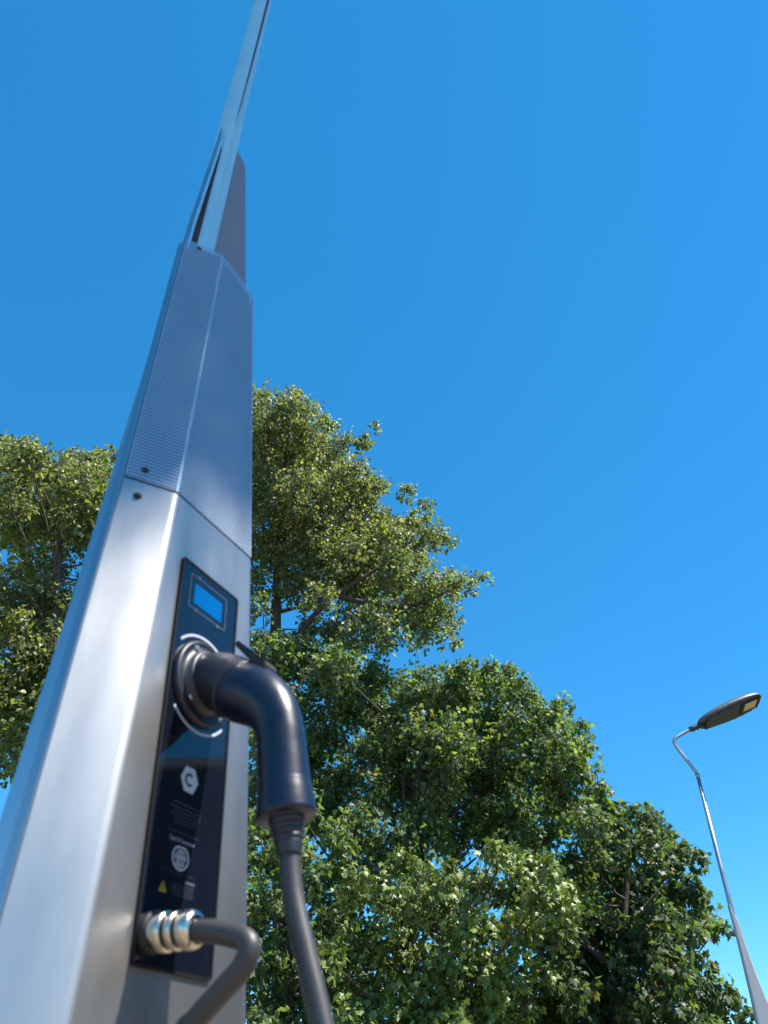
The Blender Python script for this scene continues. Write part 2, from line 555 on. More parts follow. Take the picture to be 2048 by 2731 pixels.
# ---- control panel
def rrect(s0, s1, u0, u1, r, k=5):
    pts = []
    for cx, cy, a0 in ((s1 - r, u1 - r, 0), (s0 + r, u1 - r, 90), (s0 + r, u0 + r, 180), (s1 - r, u0 + r, 270)):
        for i in range(k + 1):
            a = R(a0 + 90 * i / k)
            pts.append((cx + r * math.cos(a), cy + r * math.sin(a)))
    return pts
def slab(name, outline, n0, n1, m, parent):
    bm = bmesh.new()
    a = [bm.verts.new(pan(s, u, n0)) for s, u in outline]
    b = [bm.verts.new(pan(s, u, n1)) for s, u in outline]
    bm.faces.new(a); bm.faces.new(b)
    n = len(a)
    for i in range(n):
        bm.faces.new((a[i], a[(i + 1) % n], b[(i + 1) % n], b[i]))
    return bmo(name, bm, m, parent)
def ringslab(name, outer, inner, n0, n1, m, parent):
    bm = bmesh.new()
    n = len(outer)
    L = []
    for pts, nn in ((outer, n0), (outer, n1), (inner, n1), (inner, n0)):
        L.append([bm.verts.new(pan(s, u, nn)) for s, u in pts])
    for a, b in ((0, 1), (1, 2), (2, 3)):
        for i in range(n):
            bm.faces.new((L[a][i], L[a][(i + 1) % n], L[b][(i + 1) % n], L[b][i]))
    return bmo(name, bm, m, parent)
PS0, PS1, PU0, PU1 = -.0525, .0775, -.3185, .182
panel = slab('control_panel', rrect(PS0 + .003, PS1 - .003, PU0 + .003, PU1 - .003, .004), -.001, .0025, M['glass'], ST)
ringslab('gasket', rrect(PS0, PS1, PU0, PU1, .006), rrect(PS0 + .0032, PS1 - .0032, PU0 + .0032, PU1 - .0032, .0038), -.001, .0036, M['gasket'], panel)
NP = .0028
slab('screen', rrect(-.0212, .0407, .122, .1535, .0008, 2), .001, NP + .0002, M['lcd'], panel)
ringslab('screen_outline', rrect(-.0315, .0507, .1125, .1655, .003), rrect(-.0304, .0496, .1136, .1644, .0022), .001, NP, M['print_grey'], panel)
def disc(s, u, r, n=16):
    return [(s + r * math.cos(2 * math.pi * k / n), u + r * math.sin(2 * math.pi * k / n)) for k in range(n)]
for s, u in ((-.0141, .1660), (-.0151, .1124), (.0343, .1120)):
    slab('outline_dot', disc(s, u, .0024, 12), .001, NP + .0003, M['print_grey'], panel)
# printed arcs round the socket
def arc(c, r0, r1, a0, a1, k=18):
    o = [(c[0] + r1 * math.cos(R(a0 + (a1 - a0) * i / k)), c[1] + r1 * math.sin(R(a0 + (a1 - a0) * i / k))) for i in range(k + 1)]
    q = [(c[0] + r0 * math.cos(R(a0 + (a1 - a0) * i / k)), c[1] + r0 * math.sin(R(a0 + (a1 - a0) * i / k))) for i in range(k + 1)]
    return o, q
def arc_part(name, c, r0, r1, a0, a1, m, parent, k=18):
    o, q = arc(c, r0, r1, a0, a1, k)
    vs = [pan(s, u, NP) for s, u in o] + [pan(s, u, NP) for s, u in q]
    fs = [(i, i + 1, k + 2 + i, k + 1 + i) for i in range(k)]
    return pyd(name, vs, fs, m, parent)
SC_ = (.0122, .0122)
arc_part('printed_arc', SC_, .0648, .0682, 138, 42, M['print_white'], panel)
arc_part('printed_arc', SC_, .0648, .0682, 225, 318, M['print_white'], panel)
# hexagon logo with its letter C
hexo = [(.0076 + .0162 * math.cos(R(60 * k)), -.1160 + .0172 * math.sin(R(60 * k))) for k in range(6)]
slab('hexagon_logo', hexo, .001, NP, M['print_white'], panel)
arc_part('logo_letter', (.0068, -.1165), .0052, .0080, 45, 315, M['gasket'], panel).data.transform(Matrix.Translation(Vector((0, -.0008, 0))))
# lettering
def text(name, body, s, u, size, m, parent, align='LEFT', bold=0.0, sx=1.0):
    cu = bpy.data.curves.new(name, 'FONT')
    cu.body = body; cu.size = size; cu.align_x = align; cu.offset = bold
    cu.resolution_u = 2
    to = bpy.data.objects.new(name, cu)
    COL.objects.link(to)
    dg = bpy.context.evaluated_depsgraph_get()
    me = bpy.data.meshes.new_from_object(to.evaluated_get(dg))
    COL.objects.unlink(to)
    bpy.data.objects.remove(to)
    me.name = name
    for v in me.vertices:
        v.co = pan(s + v.co.x * sx, u + v.co.y, NP)
    me.materials.clear()
    return link(name, me, m, parent)
text('connector_text', 'Type 2 Connector', .0052, -.1893, .0058, M['print_bold'], panel, 'CENTER', .00012, 1.02)
def textlines(rows, m):
    """lines too blurred to read: rows of short dashes, as word shapes"""
    vs, fs = [], []
    rr = random.Random(3)
    for s0, s1, u, h in rows:
        s = s0
        while s < s1 - .001:
            wd = min(rr.uniform(.003, .008), s1 - s)
            i = len(vs)
            vs += [pan(s, u, NP), pan(s + wd, u, NP), pan(s + wd, u + h, NP), pan(s, u + h, NP)]
            fs.append((i, i + 1, i + 2, i + 3))
            s += wd + .0012
    o = pyd('small_print', vs, fs, m, panel)
    o['kind'] = 'stuff'
    return o
textlines([(-.016, .029, -.148, .0018), (-.022, .034, -.1535, .0014), (-.014, .034, -.1575, .0014), (-.020, .032, -.1615, .0014), (-.012, .030, -.1655, .0014), (-.014, .027, -.1695, .0014), (-.020, .033, -.1800, .0012)], M['print_dim'])
textlines([(.0165, .0352, -.2300, .0024)], M['print_grey'])
textlines([(-.003, .0335, -.2342, .0014), (-.0085, .0332, -.2375, .0014), (-.004, .0325, -.2408, .0014), (-.002, .0322, -.2440, .0014)], M['print_dim'])
slab('divider_line', [(-.026, -.2224), (.034, -.2224), (.034, -.2219), (-.026, -.2219)], .001, NP, M['print_dim'], panel)
slab('small_mark', [(-.0278, -.2650), (-.0209, -.2650), (-.0209, -.2638), (-.0278, -.2638)], .001, NP, M['print_grey'], panel)
slab('warning_triangle', [(-.0252, -.2450), (-.0122, -.2450), (-.0187, -.2338)], .001, NP, M['yellow'], panel)
bl = [(-.0192, -.2368), (-.0182, -.2368), (-.0176, -.2388), (-.0188, -.2398), (-.0180, -.2398), (-.0190, -.2432), (-.0194, -.2408), (-.0204, -.2408)]
pyd('warning_bolt', [pan(s, u, NP + .0003) for s, u in [(-.0196, -.2430), (-.0180, -.2430), (-.0180, -.2375), (-.0196, -.2375)]], [(0, 1, 2, 3)], M['gasket'], panel)
# connector face symbol: flat-topped oval, pin circles
def dshape(c, r, flat, k=28):
    pts = []
    for i in range(k):
        a = R(90 + 360 * i / k)
        x, y = r * math.cos(a), r * .92 * math.sin(a)
        pts.append((c[0] + x, c[1] + min(y, flat)))
    return pts
IC = (.0055, -.2055)
ringslab('connector_symbol', dshape(IC, .0146, .0118), dshape(IC, .0126, .0100), .001, NP, M['print_white'], panel)
for s, u, r in ((-.0045, .0062, .0016), (0, .0066, .0016), (.0045, .0062, .0016), (-.0068, .0006, .0024), (0, .0006, .0026), (.0068, .0006, .0024), (-.0040, -.0060, .0024), (.0040, -.0060, .0024), (0, -.0092, .0012)):
    ringslab('pin_symbol', disc(IC[0] + s, IC[1] + u, r * 1.25, 12), disc(IC[0] + s, IC[1] + u, r * .62, 12), .001, NP, M['print_white'], panel)

# ---- socket
def revolve(name, c, prof, m, parent, seg=40, axis=None):
    """profile (radius, height along panel normal) about the panel normal through (s,u)"""
    bm = bmesh.new()
    rings = []
    for r, h in prof:
        rings.append([bm.verts.new(pan(c[0] + r * math.cos(2 * math.pi * k / seg), c[1] + r * math.sin(2 * math.pi * k / seg), h)) for k in range(seg)])
    for i in range(len(rings) - 1):
        for k in range(seg):
            bm.faces.new((rings[i][k], rings[i][(k + 1) % seg], rings[i + 1][(k + 1) % seg], rings[i + 1][k]))
    bm.faces.new(rings[-1])
    return bmo(name, bm, m, parent, True)
sock = revolve('socket', SC_, [(.0575, .001), (.0575, .0075), (.0560, .0098), (.0535, .0106), (.0515, .0098), (.0500, .0092), (.041, .0092), (.0405, .018), (.0375, .0195), (.036, .0195)], M['plastic2'], ST)
nrm = Vector((0, -1, EPS)).normalized()
for a, b in ((-.0245, .0400), (-.0262, -.0300), (.0390, -.0286), (.0390, .0400)):
    screw_on('socket_screw', pan(SC_[0] + a, SC_[1] + b, .0092), nrm, .0040, .0022, M['screw'], sock)

# ---- cable gland
GC = (-.030, -.2865)
def gl_off(h): return h * -.09            # the gland leaves the face almost square
gl = revolve('cable_gland', GC, [(.0205, .001), (.0205, .0110), (.0195, .0122), (.0150, .0125)], M['dark'], ST)
def hexprof(name, r, h0, h1, m, seg=6):
    bm = bmesh.new()
    rings = []
    for rr, h in ((r, h0), (r, h1 - .001), (r * .92, h1), (r * .7, h1)):
        rings.append([bm.verts.new(pan(GC[0] + rr * math.cos(2 * math.pi * k / seg + .3), GC[1] + gl_off(h) + rr * math.sin(2 * math.pi * k / seg + .3), h)) for k in range(seg)])
    for i in range(3):
        for k in range(seg):
            bm.faces.new((rings[i][k], rings[i][(k + 1) % seg], rings[i + 1][(k + 1) % seg], rings[i + 1][k]))
    bm.faces.new(rings[-1])
    return bmo(name, bm, m, gl)
def glring(name, prof, m):
    seg = 36
    bm = bmesh.new(); rings = []
    for rr, h in prof:
        rings.append([bm.verts.new(pan(GC[0] + rr * math.cos(2 * math.pi * k / seg), GC[1] + gl_off(h) + rr * math.sin(2 * math.pi * k / seg), h)) for k in range(seg)])
    for i in range(len(rings) - 1):
        for k in range(seg):
            bm.faces.new((rings[i][k], rings[i][(k + 1) % seg], rings[i + 1][(k + 1) % seg], rings[i + 1][k]))
    return bmo(name, bm, m, gl, True)
glring('gland_ring', [(.013, .012), (.0185, .0125), (.0195, .014), (.0195, .026), (.0185, .0275), (.0165, .028)], M['chrome'])
glring('gland_seal', [(.0165, .0275), (.0162, .0335)], M['dark'])
glring('gland_ring', [(.0150, .0330), (.0178, .0335), (.0185, .035), (.0185, .0400), (.0178, .0412), (.0150, .0415)], M['chrome'])
glring('gland_seal', [(.0160, .0410), (.0160, .0475)], M['dark'])
glring('gland_ring', [(.0150, .0470), (.0180, .0475), (.0188, .049), (.0186, .057), (.0172, .0605), (.0142, .0625), (.0120, .0625)], M['chrome'])

# ------------------------------------------------------------------ charging cable with its plug
CB = thing('charging_cable', 'black plug with thick black cable seated in the socket of the steel charger', 'charging cable', (P0.x, P0.y, 0), math.pi / 2 - AZ)
S = .0122
def pn(n, u, s=S): return pan(s, u, n)
tube('plug_collar', [pn(.010, .0115), pn(.014, .0113), pn(.030, .0085), pn(.048, -.0015), pn(.0625, -.0137)], [.0345, .0368, .0376, .0384, .0386], M['plastic2'], CB, seg=40, sub=5)
hp = [pn(.0618, -.0131), pn(.073, -.0200), pn(.088, -.0290), pn(.104, -.0425), pn(.1170, -.0600), pn(.1255, -.0830), pn(.1305, -.1150), pn(.1340, -.1480), pn(.1350, -.1560), pn(.1358, -.1640), pn(.1366, -.1740), pn(.1376, -.1850), pn(.1379, -.1880)]
hr = [.0372, .0380, .0372, .0345, .0312, .0288, .0287, .0298, .0303, .0314, .0324, .0330, .0316]
tube('plug_handle', hp, hr, M['plastic'], CB, seg=40, sub=5)
# release latch on top of the plug
bm = bmesh.new()
pts = [(.0605, .0470), (.0640, .0540), (.1105, .0085), (.1120, .0005), (.1075, -.0045), (.0900, .0120)]
a = [bm.verts.new(pn(n, u, S - .013)) for n, u in pts]; b = [bm.verts.new(pn(n, u, S + .013)) for n, u in pts]
bm.faces.new(a); bm.faces.new(b[::-1])
for i in range(len(a)):
    bm.faces.new((a[i], a[(i + 1) % len(a)], b[(i + 1) % len(a)], b[i]))
bmesh.ops.bevel(bm, geom=bm.edges[:], offset=.0018, segments=2, affect='EDGES')
bmo('release_latch', bm, M['dark'], CB)
# strain relief with ribs
sp, sr = [], []
a0, a1 = Vector((.1378, -.1862)), Vector((.1425, -.2280))
for i in range(29):
    t = i / 28
    q = a0.lerp(a1, t)
    r = .0215 - .0085 * t ** .7
    if 1 < i < 20: r += (.0009 if i % 4 < 2 else -.0005)
    sp.append(pn(q.x, q.y)); sr.append(r)
tube('strain_relief', sp, sr, M['plastic2'], CB, seg=28)
zc = []
cpts = [pn(.1420, -.2240), pn(.1475, -.2674), pn(.1619, -.3203), pn(.1794, -.3797), pn(.205, -.48), pn(.235, -.66, .01)]
cpts += [Vector((.005, -.31, .42)), Vector((-.01, -.30, .25)), Vector((-.03, -.24, .16)), Vector((-.05, -.17, .20)), Vector((-.055, -.125, .40))]
cpts += [pn(.030, -.62, -.045), pn(.042, -.45, -.035), pn(.0560, -.3830, -.031), pn(.0681, -.3713, GC[0]), pn(.082, -.3604, GC[0]), pn(.1007, -.3471, GC[0]), pn(.1186, -.3336, GC[0]), pn(.1258, -.3200, GC[0]), pn(.1215, -.3108, GC[0]), pn(.1074, -.3046, GC[0]), pn(.0807, -.2967, GC[0]), pn(.060, -.2925, GC[0]), pn(.045, -.2905, GC[0])]
tube('cable', cpts, [.0110] * len(cpts), M['rubber'], CB, seg=24, sub=8)

# ------------------------------------------------------------------ street lamp
LY = 9.0
LP = thing('street_lamp', 'slim grey street lamp post with cranked arm and dark flat head right of the trees', 'street lamp', (3.655, LY, 0))
K = LY / 7.5
lo = lambda x, z, y=0.0: Vector((x * K - 3.655, y, (z * K + EYE)))
tube('pole', [lo(3.047, .2), lo(3.047, 1.5), lo(3.046, 2.66)], [.0235, .0235, .0205], M['lamp_pole'], LP, seg=24)
ap = [lo(3.046, 2.655), lo(3.040, 2.690), lo(2.925, 2.912), lo(2.900, 2.965), lo(2.897, 3.000), lo(2.912, 3.030), lo(2.945, 3.056), lo(3.110, 3.143)]
tube('arm', *smooth_path(ap, [.0208, .0200, .0196, .0195, .0195, .0195, .0196, .0198], 4), M['lamp_pole'], LP, seg=20)
tube('pole_collar', [lo(3.0445, 2.640), lo(3.0415, 2.684)], [.0222, .0212], M['lamp_pole'], LP, seg=24)
# flared base shroud: polygon sections (left x, right x) with bevelled corners
def shroud():
    tab = [(-.79, 2.985, 3.62), (.0, 3.000, 3.385), (.45, 3.010, 3.245), (.642, 3.016, 3.190), (.81, 3.0235, 3.143), (1.0, 3.0265, 3.112), (1.22, 3.0285, 3.0885), (1.40, 3.0265, 3.0735), (1.52, 3.0265, 3.040)]
    bm = bmesh.new(); rings = []
    for z, x0, x1 in tab:
        hw = .026 + .016 * max(0, (1.2 - z))
        x0w, x1w = x0 * K - 3.655, x1 * K - 3.655
        c = min(.012, (x1w - x0w) * .3)
        pl = [(x0w, -hw + c), (x0w + c, -hw), (x1w - c, -hw * .9), (x1w, -hw * .5), (x1w, hw * .5), (x1w - c, hw * .9), (x0w + c, hw), (x0w, hw - c)]
        rings.append([bm.verts.new((x, y, z * K + EYE)) for x, y in pl])
    for i in range(len(rings) - 1):
        for k in range(8):
            bm.faces.new((rings[i][k], rings[i][(k + 1) % 8], rings[i + 1][(k + 1) % 8], rings[i + 1][k]))
    bm.faces.new(rings[0]); bm.faces.new(rings[-1])
    return bmo('base_shroud', bm, M['lamp_grey'], LP)
shroud()
# head: built along its own axis
A0 = lo(3.085, 3.128); A1 = lo(3.905, 3.455)
ax = (A1 - A0); HL = ax.length; ax.normalize()
sdv = Vector((0, 1, 0)); upv = ax.cross(sdv) * -1
if upv.z < 0: upv = -upv
HM = Matrix((ax, sdv, upv)).transposed().to_4x4() @ Matrix.Rotation(R(-15), 4, 'X'); HM.translation = A0
def hp_(x, y, z): return HM @ Vector((x * HL, y, z))
# neck clamp
tube('neck_clamp', [hp_(-.005, 0, 0), hp_(.04, 0, .0), hp_(.13, 0, .004), hp_(.20, 0, .012)], [.030, .031, .032, .030], M['lamp_blk'], LP, seg=20)
prof = [(.135, .060, .014, .044), (.16, .090, .006, .060), (.22, .122, 0, .074), (.35, .155, -.004, .092), (.55, .178, -.006, .102), (.75, .178, -.006, .098), (.88, .158, -.004, .082), (.95, .122, 0, .066), (.985, .070, .006, .046), (1.0, .02, .014, .028)]
bm = bmesh.new(); rings = []
for x, hw, zb, zt in prof:
    sec = []
    for k in range(20):
        a = 2 * math.pi * k / 20
        cy, cz = math.cos(a), math.sin(a)
        y = hw * (abs(cy) ** .75) * (1 if cy > 0 else -1)
        z = zb + (zt - zb) * cz ** .8 if cz > 0 else zb
        if cz < -1e-6:
            y = hw * cy * .985
            z = zb - .004
        sec.append(bm.verts.new(hp_(x, y, z)))
    rings.append(sec)
for i in range(len(rings) - 1):
    for k in range(20):
        bm.faces.new((rings[i][k], rings[i][(k + 1) % 20], rings[i + 1][(k + 1) % 20], rings[i + 1][k]))
bm.faces.new(rings[0]); bm.faces.new(rings[-1])
bmo('head_shell', bm, M['lamp_head'], LP, True)
def hbox(name, x0, x1, y0, y1, z0, z1, m, parent=LP, bev=.004, taper=1.0):
    bm = bmesh.new()
    v = [bm.verts.new(hp_(x, y * (taper if x == x0 else 1), z)) for z in (z0, z1) for x, y in ((x0, y0), (x1, y0), (x1, y1), (x0, y1))]
    for f in ((0, 3, 2, 1), (4, 5, 6, 7), (0, 1, 5, 4), (1, 2, 6, 5), (2, 3, 7, 6), (3, 0, 4, 7)):
        bm.faces.new([v[i] for i in f])
    bmesh.ops.bevel(bm, geom=bm.edges[:], offset=bev, segments=2, affect='EDGES')
    return bmo(name, bm, m, parent)
hbox('gear_cover', .21, .66, -.150, .150, -.026, -.004, M['lamp_under'], LP, .006, .72)
lm = hbox('led_module', .68, .955, -.112, .112, -.016, -.005, M['lamp_blk'])
hbox('led_board', .74, .905, -.070, .070, -.0195, -.0155, M['led'], lm, .001)
for i in range(4):
    for j in range(4):
        bm = bmesh.new()
        bmesh.ops.create_uvsphere(bm, u_segments=8, v_segments=5, radius=.0085)
        for v in bm.verts:
            v.co = HM @ Vector(((.757 + .0405 * i) * HL + v.co.x, -.042 + .028 * j + v.co.y, -.0195 + v.co.z * .6))
        bmo('led_lens', bm, M['led_lens'], lm, True)
for yy in (-.07, .07):
    tube('cover_clip', [hp_(.235, yy, -.02), hp_(.235, yy, -.036)], [.008, .006], M['lamp_blk'], LP, seg=10)
tube('clamp_bolt', [hp_(.08, 0, -.028), hp_(.08, 0, -.045)], [.009, .009], M['lamp_blk'], LP, seg=8)
tube('clamp_bolt', [hp_(.03, .0, -.028), hp_(.03, .0, -.043)], [.009, .009], M['lamp_blk'], LP, seg=8)

# ------------------------------------------------------------------ trees
def leaf_shape(kind):
    if kind == 'poplar':          # broad pointed leaf, folded along the midrib
        v = [(0, 0, 0), (.30, .42, .07), (.62, .34, .05), (1.0, 0, -.12), (.62, -.34, .05), (.30, -.42, .07)]
        f = [(0, 3, 2, 1), (0, 5, 4, 3)]
        return np.array(v), f
    # lobed leaf with five points
    ang = [-150, -118, -85, -60, -42, -24, 0, 24, 42, 60, 85, 118, 150]
    rad = [.18, .40, .36, .62, .36, .48, .72, .48, .36, .62, .36, .40, .18]
    v = [(0.28, 0, .05)]
    for a, r in zip(ang, rad):
        v.append((0.28 + r * math.cos(R(a)), r * math.sin(R(a)) * .95, -.10 * r * (1 if abs(a) > 30 else 1.4)))
    f = [(0, i, i + 1) for i in range(1, len(ang))]
    return np.array(v), f

def frames(dirv, nrm):
    x = dirv / np.linalg.norm(dirv, axis=1, keepdims=True)
    z = nrm - (nrm * x).sum(1, keepdims=True) * x
    z /= np.linalg.norm(z, axis=1, keepdims=True) + 1e-9
    y = np.cross(z, x)
    return np.stack([x, y, z], axis=2)          # columns

def big_mesh(name, verts, loops, sizes, m, parent):
    me = bpy.data.meshes.new(name)
    nv = len(verts)
    me.vertices.add(nv)
    me.vertices.foreach_set('co', verts.astype(np.float32).ravel())
    me.loops.add(len(loops))
    me.loops.foreach_set('vertex_index', loops.astype(np.int32))
    me.polygons.add(len(sizes))
    st = np.concatenate([[0], np.cumsum(sizes)[:-1]]).astype(np.int32)
    me.polygons.foreach_set('loop_start', st)
    me.polygons.foreach_set('loop_total', sizes.astype(np.int32))
    me.update(calc_edges=True)
    me.validate()
    return link(name, me, m, parent)

def instance_leaves(pos, F, size, kind):
    bv, bf = leaf_shape(kind)
    n, k = len(pos), len(bv)
    v = pos[:, None, :] + np.einsum('nij,kj->nki', F, bv) * size[:, None, None]
    lp = np.concatenate([np.array(f) for f in bf])
    sz = np.array([len(f) for f in bf])
    loops = (lp[None, :] + (np.arange(n) * k)[:, None]).ravel()
    return v.reshape(-1, 3), loops, np.tile(sz, n)

def make_tree(label, Y, trunk, clumps, kind, leaf, m, cover=2.6, jit=1.3, nleafparts=0, back=.6, spread=1.0, limbs=(), seed=1, up=.55, droop=.75, vert=.85, trunk_r=.16, base=None):
    rg = np.random.default_rng(seed)
    base = at(trunk[0][0], trunk[0][1], Y) if base is None else Vector(base)
    root = thing('tree', label, 'tree', (base.x, base.y, 0), 0, 'leafy trees round the charger')
    bx = np.array([base.x, base.y, 0.0])
    tp = [Vector((0, 0, -.05))] + [(at(*p, Y) if len(p) == 2 else Vector(p)) - Vector(bx) for p in trunk]
    tr = [trunk_r * 1.25] + [trunk_r * (1 - .8 * (i / max(1, len(trunk) - 1)) ** 1.1) for i in range(len(trunk))]
    tube('trunk', tp, tr, M['bark'], root, seg=12, sub=4)
    cpos, crad = [], []
    for cl in clumps:
        if len(cl) == 4:
            cpos.append(np.array(cl[:3]) - bx); crad.append(cl[3])
            continue
        px, py, r = cl
        dy = rg.uniform(-jit, jit)
        P = at(px, py, Y + dy)
        rm = r * depth_of(P) / FPX
        cpos.append(np.array(P) - bx); crad.append(rm)
        if back > 0 and r > 32:
            P2 = at(px + rg.uniform(-.6, .6) * r, py + rg.uniform(-.3, .6) * r, Y + dy + rg.uniform(.8, 2.2))
            cpos.append(np.array(P2) - bx); crad.append(rm * .95)
    cpos = np.array(cpos); crad = np.array(crad)
    ctr = cpos.mean(0)
    tv = [np.array(p) for p in tp]
    # limbs: main ones given by pixels, the others from the trunk to the clumps
    for li, L in enumerate(limbs):
        pts = [at(px, py, Y + dy) - Vector(bx) for px, py, dy in L]
        n = len(pts)
        tube('limb', pts, [trunk_r * (.52 if li == 0 else .34) * (1 - .78 * i / (n - 1)) for i in range(n)], M['bark'], root, seg=8, sub=4)
    bm = bmesh.new()
    tz = np.array([p[2] for p in tv])
    for c, r in zip(cpos, crad):
        if rg.random() < .45 and r > .25:
            continue
        zt = c[2] - np.linalg.norm(c[:2]) * rg.uniform(.35, .8) - .2
        zt = float(np.clip(zt, .8, tz[-1] - .1))
        i = int(np.clip(np.searchsorted(tz, zt), 1, len(tz) - 1))
        t = (zt - tz[i - 1]) / max(1e-6, tz[i] - tz[i - 1])
        s = tv[i - 1] * (1 - t) + tv[i] * t
        if np.linalg.norm(c - s) > 2.9:
            continue
        mid = (s * .5 + c * .5) + np.array([0, 0, rg.uniform(-.16, .06) * np.linalg.norm(c - s)]) + rg.normal(0, .045 * np.linalg.norm(c - s), 3)
        p, q = smooth_path([s, mid, c], [.028, .018, .006], 3)
        tube_bm(bm, p, q, 5, False)
    br = bmo('branches', bm, M['bark'], root, True)
    br['kind'] = 'stuff'
    # shoots
    PS, PD, PL, PR_ = [], [], [], []
    for c, r in zip(cpos, crad):
        dep = 1.0
        scale = depth_of(Vector(c + bx)) / FPX
        area = math.pi * r * r
        la = .42 * leaf * leaf
        nl = cover * area / la
        ns = max(4, int(nl / 11))
        d = rg.normal(size=(ns, 3)); d /= np.linalg.norm(d, axis=1, keepdims=True)
        rad = r * rg.uniform(0.05, .88, (ns, 1)) ** .6 * spread
        st = c + d * rad * np.array([1, 1, vert])
        o = c - ctr; o = o / (np.linalg.norm(o) + 1e-6)
        dirv = d * .8 + o * .35 + np.array([0, 0, up]) + rg.normal(0, .35, (ns, 3))
        dirv /= np.linalg.norm(dirv, axis=1, keepdims=True)
        PS.append(st); PD.append(dirv); PL.append(np.clip(r * rg.uniform(.4, .95, ns) * (spread / .9), .14, .85))
    PS = np.concatenate(PS); PD = np.concatenate(PD); PL = np.concatenate(PL)
    ns = len(PS)
    bend = np.array([0, 0, -1.0]) * rg.uniform(.05, .25, (ns, 1))
    per = 11
    t = (np.arange(per) + .6)[None, :] / per * np.ones((ns, 1)) + rg.uniform(-.04, .04, (ns, per))
    pts = PS[:, None, :] + PD[:, None, :] * (PL[:, None] * t)[:, :, None] + bend[:, None, :] * (PL[:, None] * t * t)[:, :, None]
    off = rg.normal(0, 1, (ns, per, 3)); off -= (off * PD[:, None, :]).sum(2, keepdims=True) * PD[:, None, :]
    off /= np.linalg.norm(off, axis=2, keepdims=True)
    pet = leaf * rg.uniform(.25, .9, (ns, per, 1))
    pos = (pts + off * pet).reshape(-1, 3)
    ld = off * .7 + PD[:, None, :] * .25 + rg.normal(0, .35, (ns, per, 3)) + np.array([0, 0, -droop])
    ln = np.array([.10, -.15, .62]) + rg.normal(0, .62, (ns, per, 3)) + off * .35
    F = frames(ld.reshape(-1, 3), ln.reshape(-1, 3))
    size = leaf * rg.uniform(.65, 1.25, ns * per)
    # leaf parts nearest to the viewer
    keep = np.ones(len(pos), bool)
    if nleafparts:
        wp = pos + bx - np.array([0, 0, EYE])
        dz = wp[:, 1] * math.cos(PITCH) + wp[:, 2] * math.sin(PITCH)
        px = 1024 + FPX * wp[:, 0] / dz
        py = 1365.5 + FPX * (wp[:, 1] * math.sin(PITCH) - wp[:, 2] * math.cos(PITCH)) / dz
        seen = (px > 680) & (px < 2040) & (py < 2720)
        order = np.argsort(np.where(seen, -size / dz, 0) )[:nleafparts]
        keep[order] = False
        bv, bf = leaf_shape(kind)
        lme = bpy.data.meshes.new('leaf')
        lme.from_pydata([tuple(v) for v in bv], [], bf)
        lme.materials.append(m)
        for i in order:
            o = bpy.data.objects.new('leaf', lme)
            COL.objects.link(o)
            o.parent = root
            mm = Matrix([list(F[i][0]) + [0], list(F[i][1]) + [0], list(F[i][2]) + [0], [0, 0, 0, 1]]).to_4x4()
            mm = Matrix.Translation(Vector(pos[i])) @ mm @ Matrix.Scale(float(size[i]), 4)
            o.matrix_local = mm
    v, lo_, sz = instance_leaves(pos[keep], F[keep], size[keep], kind)
    cr = big_mesh('crown', v, lo_, sz, m, root)
    cr['kind'] = 'stuff'
    # thin twigs along the shoots
    tw = np.stack([PS - PD * .05, PS + PD * (PL * .5)[:, None] + bend * (PL * .25)[:, None], PS + PD * PL[:, None] + bend * PL[:, None]], 1)
    ra = np.array([.007, .005, .002])
    u = np.cross(PD, np.array([.3, .2, 1.0])); u /= np.linalg.norm(u, axis=1, keepdims=True)
    w2 = np.cross(PD, u)
    ring = []
    for k in range(3):
        a = 2 * math.pi * k / 3
        ring.append(u * math.cos(a) + w2 * math.sin(a))
    ring = np.stack(ring, 1)                                  # ns,3,3
    vv = tw[:, :, None, :] + ring[:, None, :, :] * ra[None, :, None, None]
    fl = []
    for a in range(2):
        for k in range(3):
            fl += [a * 3 + k, a * 3 + (k + 1) % 3, (a + 1) * 3 + (k + 1) % 3, (a + 1) * 3 + k]
    loops = (np.array(fl)[None, :] + (np.arange(ns) * 9)[:, None]).ravel()
    tg = big_mesh('twigs', vv.reshape(-1, 3), loops, np.full(ns * 6, 4), M['twig'], root)
    tg['kind'] = 'stuff'
    return len(pos)

TB = [(700, 1130, 70), (790, 1110, 58), (785, 1060, 24), (690, 1065, 30), (870, 1135, 32), (760, 1220, 80), (860, 1230, 70), (940, 1275, 55), (990, 1295, 36), (970, 1185, 30), (1005, 1135, 16), (930, 1180, 22), (700, 1330, 80), (820, 1340, 75), (920, 1370, 62), (1000, 1380, 36), (1085, 1320, 28), (1130, 1355, 28), (1100, 1395, 36), (1155, 1425, 36), (1192, 1450, 22), (1010, 1450, 55), (1090, 1475, 50), (900, 1480, 62), (780, 1450, 60), (1020, 1560, 62), (1110, 1560, 55), (1190, 1560, 42), (1250, 1558, 30), (1292, 1546, 15), (930, 1585, 58), (1100, 1650, 62), (1180, 1655, 42), (1000, 1680, 62), (1200, 1705, 26), (860, 1600, 42), (710, 1450, 52), (690, 1560, 40), (600, 1150, 90), (560, 1300, 100), (540, 1480, 100), (600, 1650, 80), (500, 1700, 90), (660, 1240, 60), (800, 1560, 50), (860, 1530, 50), (760, 1500, 45), (700, 1620, 30), (940, 1530, 50), (1060, 1510, 45), (920, 1690, 50), (850, 1690, 40), (1050, 1400, 40), (840, 1420, 55), (1130, 1600, 45)]
TB = [(x, y, r * (1.06 if r > 40 else 0.95)) for x, y, r in TB] + [(830, 1180, 50), (740, 1270, 60), (900, 1300, 55), (960, 1330, 45), (760, 1390, 60), (860, 1440, 55), (950, 1420, 50), (1040, 1430, 36), (980, 1500, 50)]
